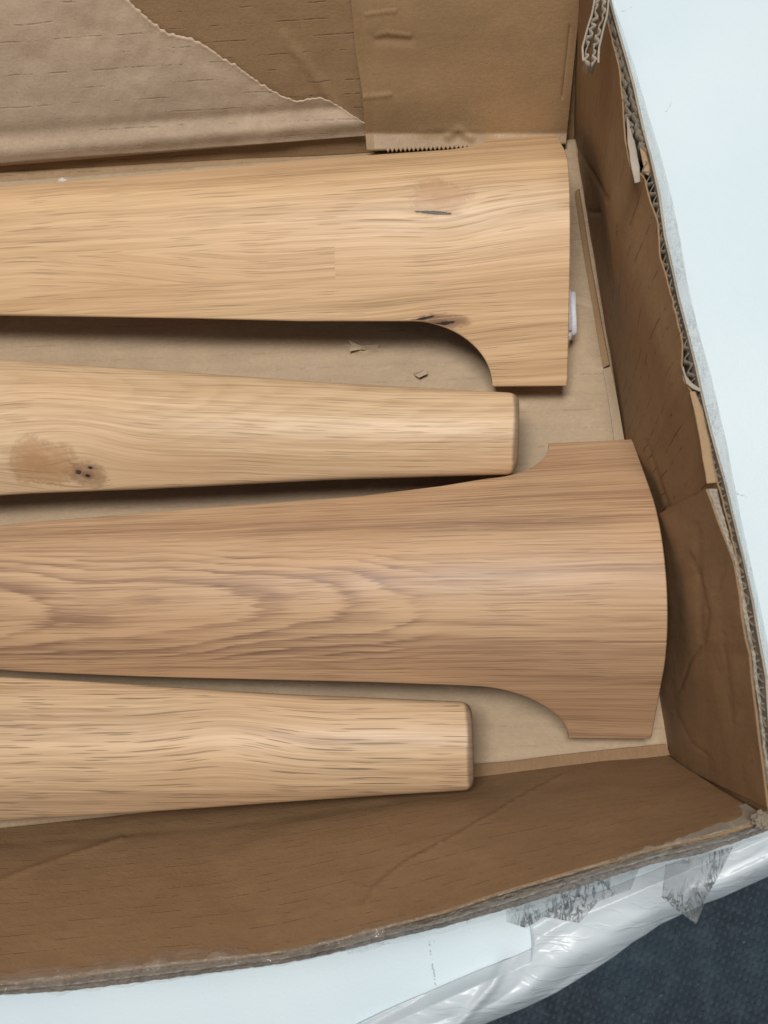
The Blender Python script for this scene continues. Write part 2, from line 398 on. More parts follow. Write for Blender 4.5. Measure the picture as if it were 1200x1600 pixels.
# floor: top face z=0, with tears; stops short of the back wall leaving a groove
def floor_disp(px, py, p): return 0
nsx, nsy = 420, 260
V = []; UV = []; fl = []
gb = P(0, 270); ge = P(887, 209)
for j in range(nsy+1):
    t = j/nsy
    for i in range(nsx+1):
        s = i/nsx; f0 = cFL*(1-s)+(cFR+[.004, 0, 0])*s
        bk = line_x(P(565, 226), P(0, 273), LX)*(1-s)+(cBR+np.array([.005, -.001, 0]))*s
        p = f0*(1-t)+bk*t; p = p.copy()
        z = -.0006+nz(p[0]*9, p[1]*9)*.0008+nz(p[0]*45, p[1]*45, 3)*.00030
        px, py = J(p)
        if -40 < px < 1100:
            for (pl, wd, h) in FLOORC if 'FLOORC' in globals() else ():
                pass
        for (pl, wd, h, st) in ([([(545, 538), (566, 550), (592, 545)], 5, .0030, 1), ([(625, 580), (648, 588), (668, 582)], 4, .0018, 1), ([(600, 575), (640, 572)], 5, .0006, 0),
                                 ([(0, 560), (120, 552), (330, 530), (560, 508)], 12, -.0010, 0), ([(0, 590), (140, 560), (420, 548)], 9, -.0008, 0), ([(560, 505), (700, 530)], 10, .0009, 0),
                                 ([(740, 1192), (900, 1176), (1030, 1160)], 5, .0011, 0), ([(740, 1215), (900, 1200), (1030, 1182)], 7, .0016, 0), ([(980, 1185), (990, 1172), (1002, 1165)], 3, .0010, 0),
                                 ([(800, 1108), (860, 1100)], 10, .0004, 0), ([(820, 640), (950, 630)], 7, -.0006, 0)]):
            x0 = min(q[0] for q in pl)-60; x1 = max(q[0] for q in pl)+60
            if x0 < px < x1:
                dd, sd = poly_dist(px, py, pl)
                if dd < wd*4:
                    z += h*(math.exp(-(dd/wd)**2) if not st else (math.exp(-(dd/wd)) if sd > 0 else math.exp(-(dd/wd*3))))
        V.append((p[0], p[1], z)); UV.append((p[0], p[1]))
for j in range(nsy):
    for i in range(nsx): a = j*(nsx+1)+i; fl.append((a, a+1, a+nsx+2, a+nsx+1))
fo = mesh_obj('floor_panel', V, fl, M_floor, UV, box, True, 50)
sm = fo.modifiers.new('thick', 'SOLIDIFY'); sm.thickness = .003; sm.offset = -1
mesh_obj('bottom_board', [(LX-.01, cFL[1]-.012, -.0045), (cFR[0]+.02, cFR[1]-.004, -.0045), (cBR[0]+.014, cBR[1]+.02, -.0045), (LX-.01, cBL[1]+.02, -.0045),
                          (LX-.01, cFL[1]-.012, -.009), (cFR[0]+.02, cFR[1]-.004, -.009), (cBR[0]+.014, cBR[1]+.02, -.009), (LX-.01, cBL[1]+.02, -.009)],
         [(0, 1, 2, 3), (7, 6, 5, 4), (0, 4, 5, 1), (1, 5, 6, 2), (2, 6, 7, 3), (3, 7, 4, 0)], M_wall_b, [(0, 0), (.7, 0), (.7, .4), (0, .4)]*2, box, False)
Z0 = -.004
dn = lambda p: np.array([p[0], p[1], Z0])
# back wall
bt0, bt1 = cBL+[0, .058, HB], cBR+[0, .050, HB]
back, _ = sheet('back_wall', [dn(cBL), dn(cBR)+[.004, 0, 0]], [bt0, bt1], 360, 60, .0045, M_wall_b, box,
             crease=[([(445, 55), (470, 90), (500, 130), (530, 170), (560, 190)], 5, .0009, .0004), ([(440, 70), (480, 92), (510, 140)], 4, .0005, 0)], outsign=1)
# paler back-wall layer below the crease; the light it catches is in its colour
cre = [(120, -75), (170, -25), (200, 0), (232, 30), (262, 52), (300, 60), (322, 72), (350, 92), (372, 104), (400, 126), (440, 150), (462, 158), (500, 152), (520, 160), (545, 176), (572, 194)]
def back_pt(px, py, off):                       # sight line meets the back wall
    d = R@np.array([px-600, -(py-800), -FPX]); a = dn(cBL); u_ = cBR-cBL; vv = bt0-a; nn = np.cross(u_, vv); nn /= np.linalg.norm(nn)
    if nn[1] > 0: nn = -nn
    t = ((a+nn*off-CP)@nn)/(d@nn); return CP+t*d
ex = np.linspace(0, 1, 300); cr3 = [np.array([p[0], p[1], 0.]) for p in cre]; cl, _ = interp(cr3, ex)
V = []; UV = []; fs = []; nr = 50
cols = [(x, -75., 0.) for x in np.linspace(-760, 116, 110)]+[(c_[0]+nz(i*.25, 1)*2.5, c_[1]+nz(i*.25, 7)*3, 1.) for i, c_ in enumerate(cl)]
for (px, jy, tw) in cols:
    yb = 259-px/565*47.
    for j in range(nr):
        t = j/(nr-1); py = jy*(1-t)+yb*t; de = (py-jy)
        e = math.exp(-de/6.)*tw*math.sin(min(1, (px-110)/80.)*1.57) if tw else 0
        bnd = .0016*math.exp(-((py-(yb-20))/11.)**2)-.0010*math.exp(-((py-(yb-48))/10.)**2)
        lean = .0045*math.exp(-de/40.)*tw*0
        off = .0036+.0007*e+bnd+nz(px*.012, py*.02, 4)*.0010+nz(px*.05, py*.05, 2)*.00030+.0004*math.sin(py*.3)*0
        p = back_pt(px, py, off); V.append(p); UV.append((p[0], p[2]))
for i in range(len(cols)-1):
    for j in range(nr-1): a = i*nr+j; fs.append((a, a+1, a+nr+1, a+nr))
po = mesh_obj('lit_wall_layer', V, fs, M_wall_b_lit, UV, box, True, None, label='back wall below a ragged crease, its lit tone put into the colour')
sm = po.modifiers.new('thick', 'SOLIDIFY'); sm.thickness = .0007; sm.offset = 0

# the brown flap hanging over the back wall with a serrated end
V = []; UV = []; fs = []; nx, ny = 420, 100
for i in range(nx):
    s = i/(nx-1)
    for j in range(ny):
        t = j/(ny-1)
        xl = np.interp(t, [0, .25, .5, .7, 1], [540, 549, 556, 566, 573]); xr = np.interp(t, [0, .3, 1], [912, 905, 884])
        yb = 237-12*s-(1 if s < .1 else 0)
        if s > .10 and s < .52: yb += 6*abs(((s*326/7.) % 1)-.5)*2-3
        py = -70*(1-t)+yb*t; px = xl*(1-s)+xr*s
        o = .0060+nz(px*.01, py*.01, 8)*.0012
        if s < .04: o += .001*(1-s/.04)
        if py > 208: o += ((py-208)/27.)*.0065
        for (pl, wd, h) in (([(572, 22), (600, 18), (618, 17)], 2, .0006), ([(588, 55), (605, 50), (640, 55)], 3, .0006), ([(590, 60), (640, 62)], 8, -.0007), ([(565, 152), (610, 147)], 3, .0006),
                            ([(700, 212), (716, 203), (735, 215)], 6, .0008), ([(660, 205), (700, 200), (760, 208)], 9, .0004), ([(890, 40), (878, 150)], 2, -.0007)):
            dd, sd = poly_dist(px, py, pl)
            if dd < wd*4: o += h*math.exp(-(dd/wd)**2)
        p = back_pt(px, py, o); V.append(p); UV.append((p[0], p[2]))
for i in range(nx-1):
    for j in range(ny-1): a = i*ny+j; fs.append((a, a+1, a+ny+1, a+ny))
po = mesh_obj('serrated_flap', V, fs, M_flap, UV, box, True, None, label='smooth brown paper flap with a serrated lower edge')
sm = po.modifiers.new('thick', 'SOLIDIFY'); sm.thickness = .0012; sm.offset = 0

# right wall: inner liner, fluting, outer liner
Rin = [(905, -260), (925, -120), (940, -20), (949, 33), (960, 72), (968, 105), (974, 150), (978, 185), (981, 215), (990, 262), (1003, 268), (1010, 278), (1018, 310), (1030, 345), (1034, 400), (1041, 423), (1050, 455), (1058, 485), (1070, 536), (1070, 559), (1075, 595), (1084, 610), (1095, 632), (1106, 683), (1122, 754), (1140, 830), (1168, 960), (1192, 1110), (1204, 1275)]
Rout = [(921, -260), (941, -120), (951, -20), (958, 14), (973, 65), (993, 136), (1007, 198), (1019, 241), (1033, 306), (1041, 368), (1050, 410), (1062, 465), (1076, 519), (1088, 567), (1101, 627), (1115, 683), (1133, 748), (1152, 830), (1178, 940), (1200, 1060), (1216, 1285)]
P3 = lambda l, z: [P(*q, z) for q in l]
rg = random.Random(3)
def dens(l, n): a, _ = interp([np.array([q[0], q[1], 0.]) for q in l], np.linspace(0, 1, n)); return [(q[0], q[1]) for q in a]
rin = dens(Rin, 220); rin = [(x+nz(y*.08, 3)*1.6, y) for x, y in rin]
right, _ = sheet('side_wall', [dn(cBR+[.003, .02, 0]), dn(cFR+[.006, -.004, 0])], P3(rin, HB), 360, 60, .0006, M_wall_r, box, outsign=-1,
             crease=[([(893, 215), (925, 262), (960, 310)], 3, .0010, 0), ([(1010, 690), (1030, 750), (1045, 790)], 3, .0008, 0), ([(925, 330), (940, 330)], 4, .001, 0)],
             disp=lambda px, py, p: -.0035*math.exp(-((px-965-(py-300)*.3)/30.)**2)*math.exp(-((py-420)/220.)**2), label='brown side wall with a torn fluted rim')
outer = P3(Rout, HB)
sheet('outer_liner', [dn(cBR+[.009, .022, -.006]), dn(cFR+[.013, -.006, -.006])], P3([(x, y) for x, y in Rout], HB+.0005), 200, 8, .0009, M_raw, box, outsign=-1, amp=.0003)
mid = [(a*.5+b*.5) for a, b in zip(interp(P3(Rin, HB), np.linspace(0, 1, 80))[0], interp(outer, np.linspace(0, 1, 80))[0])]
top_part = [q for q in Rin if q[1] < 260]; 
flutes('fluting', [P(*q, HB) for q in Rin if q[1] < 262], [P(*q, HB) for q in Rout if q[1] < 262], .0042, .012, box, 2, 5, .6)
flutes('fluting', [P(*q, HB) for q in Rin if 255 < q[1] < 1300], [P(*q, HB) for q in Rout if 238 < q[1] < 1300], .0050, .012, box, 1, 8, .45)
# torn scraps of liner standing at the rim
def scrap(px_poly, z, zlow, mat=M_raw, name='torn_scrap'):
    n = len(px_poly); vs = [P(x, y, z) for x, y in px_poly]; m = n//2
    A_ = vs[:m]; B_ = vs[m:][::-1]
    return ribbon(name, [A_, B_], mat, box, .0006, 1, random.random()*9, .0006)
scrap([(979, 183), (981, 225), (987, 262), (992, 286), (1000, 284), (999, 260), (992, 225), (984, 196)], HB+.002, 0)
scrap([(1004, 222), (1009, 240), (1016, 262), (1014, 275), (1003, 268), (1006, 262), (1003, 250), (999, 232)], HB-.003, 0, M_wall_b)
scrap([(1068, 573), (1072, 588), (1080, 598), (1093, 607), (1094, 612), (1083, 608), (1072, 600), (1066, 574)], HB+.001, 0)
scrap([(1078, 612), (1088, 660), (1098, 712), (1104, 756), (1121, 754), (1110, 695), (1099, 645), (1086, 612)], HB+.0008, 0, M_wall_b)
# clear tape along the outside of the rim
Rtp = [(925, -260), (945, -120), (955, -20), (957, 5), (990, 105), (1010, 175), (1030, 240), (1050, 320), (1060, 370), (1072, 440), (1085, 500), (1110, 590), (1133, 690), (1145, 755), (1160, 830), (1182, 930), (1203, 1030), (1226, 1200)]
pa = P3([q for q in Rout if q[1] > -130 and q[1] < 1100], HB+.0012); pb = P3([q for q in Rtp if q[1] > -130 and q[1] < 1110], HB-.004)
pc = P3([(x+2, y+1) for x, y in Rtp if y > -130 and y < 1110], .02)
ribbon('rim_tape', [pa, pb, pc], M_tape, box, .0002, 2, 2, .0004)
# inner flap folded into the front part of the side wall
Fin = [(1104, 764), (1112, 785), (1122, 815), (1133, 845), (1146, 880), (1151, 905), (1157, 935), (1160, 960), (1168, 1000), (1174, 1022), (1177, 1060), (1185, 1110), (1190, 1160), (1197, 1215), (1203, 1262)]
Fou = [(1128, 762), (1130, 785), (1138, 815), (1146, 845), (1154, 880), (1160, 905), (1166, 935), (1172, 960), (1177, 1000), (1182, 1022), (1187, 1060), (1193, 1110), (1199, 1160), (1206, 1215), (1212, 1262)]
flap, _ = sheet('inner_flap', [dn(P(975, 824)+[.0055, 0, 0]), dn(cFR+[.0030, -.004, 0])], P3(dens(Fin, 120), HB+.001), 200, 60, .0008, M_in, box, outsign=-1,
             crease=[([(1085, 870), (1102, 920), (1112, 960), (1108, 995)], 3, .0005, .0006), ([(1108, 1000), (1085, 1030), (1068, 1075)], 3, .0004, .0005), ([(1133, 880), (1122, 925)], 3, .0004, .0002),
                     ([(1135, 990), (1143, 1050), (1150, 1130)], 3, .0003, .0002), ([(1060, 1110), (1085, 1160), (1110, 1180)], 3, .0003, .0002), ([(1090, 820), (1096, 900), (1100, 1000)], 5, .0006, 0)],
             label='plain brown flap folded inside the near half of the side wall')
fi = P3(dens(Fin, 120), HB+.0012); fo2 = P3(dens(Fou, 120), HB+.0012)
def edge_strip(name, A_, B_, z, rib, mat=M_raw, parent=box, dep=.004, seed=1, amp=.0009, pr=.0022):
    """rough board edge: a ribbed top face and its outer side"""
    n = rib; S = np.linspace(0, 1, n); A2, L = interp(A_, S); B2, _ = interp(B_, S); V = []; UV = []; m = 9
    for i in range(n):
        ph = math.sin(S[i]*L/pr*2*math.pi)
        for k in range(m):
            t = k/(m-1); p = A2[i]*(1-t)+B2[i]*t
            z_ = amp*(.7*math.sin(t*math.pi)*(.35*ph)+nz(S[i]*L*400, t*6, seed)*.7+.35*abs(math.sin(t*math.pi*2)))-(.0006 if k in (0, m-1) else 0)
            V.append(p+np.array([nz(S[i]*L*250, t*3, seed+4)*.00022, nz(S[i]*L*250, t*3, seed+6)*.00022, z_])); UV.append((S[i]*L, t*.005))
        V.append(B2[i]-np.array([0, 0, dep])); UV.append((S[i]*L, .01))
        V.append(A2[i]-np.array([0, 0, dep])); UV.append((S[i]*L, -.01))
    fs = []; q = m+2
    for i in range(n-1):
        for k in range(q): a = i*q+k; b = i*q+(k+1) % q; fs.append((a, b, b+q, a+q))
    fs += [tuple(range(q)), tuple(reversed(range((n-1)*q, n*q)))]
    return mesh_obj(name, V, fs, mat, UV, parent, True, 50)
Fm = [((a[0]*.25+b[0]*.75), a[1]) for a, b in zip(Fin, Fou)]
edge_strip('flap_edge', [P(x+1, y, HB+.001) for x, y in Fin], [P(x, y, HB+.001) for x, y in Fm], 0, 900, seed=3, dep=.02)
edge_strip('flap_edge', [P(x+4, y, HB-.003) for x, y in Fou], [P(x+10, y, HB-.003) for x, y in Fou], 0, 700, seed=9, dep=.03)
# front wall
Gin = [(-800, 1600), (-300, 1569), (0, 1535), (108, 1523), (271, 1504), (433, 1487), (487, 1476), (542, 1463), (600, 1447), (690, 1425), (800, 1390), (895, 1362), (1015, 1325), (1100, 1305), (1150, 1292), (1196, 1276)]
Gmid = [(-800, 1609), (-300, 1578), (0, 1543), (108, 1533), (271, 1514), (433, 1494), (487, 1485), (542, 1472), (600, 1457), (690, 1436), (800, 1402), (895, 1373), (1015, 1336), (1100, 1317), (1150, 1304), (1198, 1286)]
Gout = [(-800, 1622), (-300, 1590), (0, 1555), (108, 1549), (271, 1529), (433, 1507), (487, 1498), (542, 1485), (600, 1470), (690, 1450), (800, 1419), (895, 1390), (1015, 1352), (1100, 1334), (1150, 1316), (1206, 1296)]
gtop = P3(dens(Gin, 260), HB)
front, _ = sheet('front_wall', [dn(cFL), dn(cFR)], gtop, 420, 70, .0012, M_wall_f, box, outsign=-1,
             crease=[([(575, 1400), (590, 1378), (640, 1345), (700, 1318), (770, 1280), (830, 1240), (880, 1212)], 3, .0005, .0010), ([(-60, 1395), (0, 1375), (60, 1350), (110, 1332), (190, 1308)], 5, .0008, .0006),
                     ([(0, 1318), (300, 1292), (600, 1258)], 6, -.0004, 0)],
             disp=lambda px, py, p: -.002*math.exp(-((p[2]-.06)/.04)**2)*math.sin(px*.006))
sh_ = lambda l, d: [(x, y+d) for x, y in dens(l, 200)]
edge_strip('rim_edge', P3(sh_(Gin, 0), HB+.0004), P3(sh_(Gin, 2.6), HB+.0004), 0, 2200, seed=5, dep=.02, pr=.0030)
edge_strip('rim_edge', P3(sh_(Gin, 5), HB-.0022), P3(sh_(Gmid, -1), HB-.0022), 0, 2200, seed=7, dep=.02, pr=.0026, mat=M_flute)
edge_strip('rim_edge', P3(sh_(Gmid, 3), HB-.0015), P3(sh_(Gmid, 5.5), HB-.0015), 0, 2200, seed=11, dep=.02, pr=.0034)
edge_strip('rim_edge', P3(sh_(Gmid, 7), HB-.004), P3(dens(Gout, 200), HB-.004), 0, 2200, seed=15, dep=.113, mat=M_grime, pr=.0028)
# left wall, outside the picture
sheet('side_wall', [dn(cFL), dn(cBL)], [P(*Gin[0], HB)*[0, 0, 1]+[LX-.01, cFL[1]-.012, 0], bt0], 60, 12, .004, M_wall_r, box, outsign=-1, label='brown end wall beyond the picture')
# clear tape folded over the front rim
def along(l, dx, dy, z, x0=-200, x1=1180): return [P(x+dx, y+dy, z) for x, y in dens(l, 300) if x0 < x < x1]
ti = [(-200, 1538), (0, 1522), (120, 1512), (230, 1500), (290, 1486), (340, 1487), (400, 1483), (440, 1490), (475, 1478), (520, 1462), (560, 1452), (600, 1444)]
ribbon('rim_tape', [[P(x, y-4, HB-.004) for x, y in ti], [P(*q, HB+.0022) for q in Gin if -301 < q[0] < 601], [P(q[0], q[1]+2, HB+.0026) for q in Gmid if -301 < q[0] < 601], [P(q[0], q[1]+2, HB-.001) for q in Gout if -301 < q[0] < 601]],
       M_tape_clear, box, .0002, 3, 4, .0028, label='glossy clear tape folded over the near rim')
ribbon('rim_tape', [[P(x, y-1, HB+.003) for x, y in Gmid if x > 540], [P(x, y, HB+.001) for x, y in Gout if x > 540], [P(x+2, y+7, HB-.012) for x, y in Gout if x > 540]],
       M_tape_edge, box, .0002, 3, 6, .0014)
# folded corner gusset closing the gap between the near wall and the side wall
g0 = dn(cFR)+[.0035, -.0035, 0]; g1 = P(1199, 1284, HB-.003)
ribbon('corner_gusset', [[g0+[-.008, -.007, 0], g1+[-.010, -.007, -.006]], [g0+[.001, -.002, 0], g1+[.001, -.0015, 0]], [g0+[.006, .012, 0], g1+[.002, .020, 0]]], M_in, box, .0008, 1, 3, .0005)
# crumpled corner
V0 = P(1193, 1282, HB+.002)
bm = bmesh.new(); bmesh.ops.create_icosphere(bm, subdivisions=5, radius=1)
for v_ in bm.verts:
    c_ = v_.co; k = 1+.35*mnoise.noise(c_*2.2)+.22*mnoise.noise(c_*6)+.12*mnoise.noise(c_*14)
    v_.co = Vector((c_.x*.0036*k, c_.y*.0028*k, c_.z*.003*k))+Vector(V0)
me = bpy.data.meshes.new('crushed_corner'); uvl = bm.loops.layers.uv.new('UVMap')
for f_ in bm.faces:
    f_.smooth = True
    for l_ in f_.loops: l_[uvl].uv = (l_.vert.co.x*3, l_.vert.co.y*3)
bm.to_mesh(me); bm.free(); me.materials.append(M_flute); o = bpy.data.objects.new('crushed_corner', me); sc.collection.objects.link(o); o.parent = box
# torn corrugated edge leaning in at the top
A0, A1 = (955, -90), (916, 96); 
s_in = [P(928, -90, .15), P(929, 0, .146), P(924, 25, .144), P(916, 52, .142), P(910, 74, .140), P(912, 95, .139)]
s_out = [P(958, -90, .15), P(951, 0, .146), P(948, 25, .144), P(941, 52, .142), P(936, 74, .140), P(935, 98, .139)]
flutes('fluting', s_in, s_out, .0036, .007, box, 2, 21, .95, M_raw)
for l, dz in ((s_in, 0), (s_out, 0)):
    lo = [q+(q-CP)/np.linalg.norm(q-CP)*.009 for q in l]
    ribbon('torn_liner', [l, lo], M_raw, box, .0007, 1, 5, .0005)
# two scraps of board edge on the floor by the side wall
sheet('floor_strip', P3([(900, 300), (915, 400), (932, 500), (944, 575)], .001), P3([(906, 296), (922, 400), (940, 500), (953, 570)], .0030), 60, 5, .0012, M_wall_b, box, outsign=-1, amp=.0003)
sheet('floor_strip', P3([(943, 577), (952, 630), (962, 700), (985, 800)], .0006), P3([(955, 573), (966, 630), (978, 700), (1000, 800)], .0022), 60, 5, .001, M_floor, box, outsign=-1, amp=.0003)
sheet('floor_strip', P3([(735, 1214), (800, 1209), (900, 1201), (980, 1188), (1046, 1179)], .0016), P3([(735, 1194), (800, 1189), (860, 1181), (960, 1170), (1040, 1162)], .0022), 90, 8, .0008, M_in, box, outsign=-1, amp=.0005, label='folded brown strip on the floor by the near wall')
for k_, pl in enumerate(([(544, 531), (549, 539), (545, 549), (563, 546), (575, 547), (591, 545), (592, 538), (560, 537)], [(648, 586), (655, 590), (668, 584), (666, 577), (655, 581), (646, 583)])):
    vs = [P(x, y, .0012+.0022*(i in (0, 1, 2, 3))) for i, (x, y) in enumerate(pl)]; c0 = sum(vs)/len(vs)+[0, 0, .0012]
    o = mesh_obj('torn_flake', vs+[c0], [(i, (i+1) % len(vs), len(vs)) for i in range(len(vs))], M_floor, [(v_[0], v_[1]) for v_ in vs+[c0]], box, False)
    o.modifiers.new('thick', 'SOLIDIFY').thickness = .0005
# dirty tape ends hanging out over the table
def hang(poly, z0, z1, mat, name='tape_end', nm=46, seed=1, lab=None):
    """fan from the top polyline to the bottom polyline"""
    top, bot = poly; S = np.linspace(0, 1, nm)
    a, _ = interp([np.array([*q, 0.]) for q in top], S); b, _ = interp([np.array([*q, 0.]) for q in bot], S); V = []; UV = []; m = 40
    for j in range(m):
        t = j/(m-1)
        for i in range(nm):
            x, y = a[i][:2]*(1-t)+b[i][:2]*t; z = z0*(1-t)**1.2+z1*(1-(1-t)**1.2)
            z += (nz(x*.03, y*.018, seed)*.004+abs(nz(x*.07, y*.03, seed+2))*.003)*min(1, t*4)
            p = P(x, y, z); V.append(p); UV.append((x*.0003, y*.0003))
    fs = [(j*nm+i, j*nm+i+1, (j+1)*nm+i+1, (j+1)*nm+i) for j in range(m-1) for i in range(nm-1)]
    o = mesh_obj(name, V, fs, mat, UV, box, True, None)
    if lab: o['label'] = lab
    sm = o.modifiers.new('thick', 'SOLIDIFY'); sm.thickness = .00015; sm.offset = 0
hang(([(790, 1422), (860, 1396), (930, 1370), (1000, 1352)], [(791, 1440), (822, 1450), (850, 1432), (905, 1442), (935, 1408), (985, 1390)]), HB-.006, .085, M_tape_dirty, seed=3, lab='wide crinkled grey piece of clear tape')
hang(([(1040, 1350), (1090, 1338), (1146, 1322)], [(1034, 1402), (1062, 1425), (1088, 1444), (1104, 1402), (1122, 1370)]), HB-.006, .075, M_tape_dirty, seed=8, lab='pointed dirty tape end hanging over the table edge')

# ------------------------------------------------------------------ plastic film over the table edge
fin_ = [(-200, 1960), (200, 1760), (500, 1628), (600, 1580), (680, 1545), (750, 1515), (800, 1496), (831, 1482), (829, 1455), (826, 1440), (860, 1420), (960, 1385), (1060, 1345), (1150, 1310), (1300, 1250)]
fou_ = [(-200, 2100), (300, 1835), (560, 1700), (700, 1630), (760, 1599), (820, 1575), (870, 1551), (929, 1515), (960, 1495), (987, 1474), (1010, 1460), (1031, 1445), (1101, 1412), (1127, 1403), (1200, 1370), (1320, 1300)]
ns, nm = 420, 60; S = np.linspace(0, 1, ns)
xs_ = np.linspace(-150, 1300, ns); V = []; UV = []
fa, _ = interp([np.array([*q, 0.]) for q in fin_], S); fb, _ = interp([np.array([*q, 0.]) for q in fou_], S)
for j in range(nm):
    t = j/(nm-1)
    for i in range(ns):
        x, y = fa[i][:2]*(1-t)+fb[i][:2]*t
        al = (x*.88-y*.47); ac = (x*.47+y*.88)
        fold = max(0, nz(al*.004, ac*.012, 5))*.006+abs(nz(al*.007, ac*.022, 9))*.004+nz(al*.02, ac*.02, 2)*.0004
        dr = max(0, (t-.62)/.38)
        z = ZT+.0006+.0034*min(1, t*4)+fold*min(1, t*4)-.014*dr**2
        dd, sd = poly_dist(x, y, [(560, 1600), (640, 1560), (760, 1480), (860, 1420)])
        if dd < 20: z += .003*math.exp(-(dd/6)**2)
        dd, sd = poly_dist(x, y, [(700, 1620), (770, 1540), (800, 1480)])
        if dd < 30: z += .003*math.exp(-(dd/8)**2)
        p = P(x, y, z); V.append(p); UV.append((p[0], p[1]))
fs = [(j*ns+i, j*ns+i+1, (j+1)*ns+i+1, (j+1)*ns+i) for j in range(nm-1) for i in range(ns-1)]
o = mesh_obj('plastic_film', V, fs, M_film, UV, None, True, None, label='wrinkled milky plastic film draped along the edge of the white table beside the box', category='plastic sheet')
sm = o.modifiers.new('thick', 'SOLIDIFY'); sm.thickness = .0002; sm.offset = 0

# ------------------------------------------------------------------ table legs
L = .63
R0 = .060; BENT = False
def arc(u, y):
    n = 24; t = [y*i/n for i in range(n+1)]; z = [prof(u, q) for q in t]
    return math.copysign(sum(math.hypot(t[i+1]-t[i], z[i+1]-z[i]) for i in range(n)), y)
def ztop(u): return .066-.021*u/L
def rr(u): return R0-(R0-.028)*u/L
def prof(u, y):
    if BENT:                                     # the far leg: a tight bend on its far side, a shallow near face
        k = 1-.25*u/L; s1 = 1.15*.006*math.log(1+math.exp((y-.032*k)/.006)); s2 = .018*.6*math.log(1+math.exp(-y/.018))
        return .062-.012*u/L-s1-s2
    r = rr(u); zt = ztop(u); y = abs(y); k = r*.7071
    return zt-r+math.sqrt(r*r-y*y) if y < k else zt-r*.2929-(y-k)
class Leg:
    def __init__(s, head, ang, lift=0., roll=0., drop=0.):
        s.h = np.array([head[0], head[1], 0.]); s.ax = np.array([math.cos(ang), math.sin(ang), 0]); s.la = np.array([-s.ax[1], s.ax[0], 0])
        s.lift, s.roll = lift, roll; s.c, s.s = math.cos(roll), math.sin(roll)
    def w(s, u, y, z): return s.h-s.ax*(u+s.shear*y*max(0, 1-u/.12))+s.la*(y*s.c-(z-.03)*s.s)+np.array([0, 0, y*s.s+(z-.03)*s.c+.03+s.lift])
    dir = 1; shear = 0.
    def uv_at(s, px, py):                        # where on the leg a point of the photo lies
        best = None
        for u in np.arange(0, L, .004):
            for y in np.arange(-.08, .08, .002):
                q = J(s.w(u, y, prof(u, y))); e = (q[0]-px)**2+(q[1]-py)**2
                if best is None or e < best[0]: best = (e, u, y)
        for du in np.arange(-.004, .004, .0005):
            for dy in np.arange(-.002, .002, .00025):
                u, y = best[1]+du, best[2]+dy; q = J(s.w(u, y, prof(u, y))); e = (q[0]-px)**2+(q[1]-py)**2
                if e < best[0]: best = (e, u, y)
        u, y = best[1:]; return u, arc(u, y)
def width(u, tab, wing, uN, uE):
    b = np.interp(u, tab[0], tab[1])
    if u <= uN: return wing
    if u < uE:
        q = (uE-u)/(uE-uN); return b+(wing-b)*(1-math.sqrt(max(0, 1-q**1.9)))
    return b
N = NT('routed_edge'); u_, v_n = N.uv()
M_edge = N.fin(N.mix(N.noise(N.vec(u_*300, v_n*900), 1, 3), (.10, .05, .028), (.26, .15, .085)), .6)
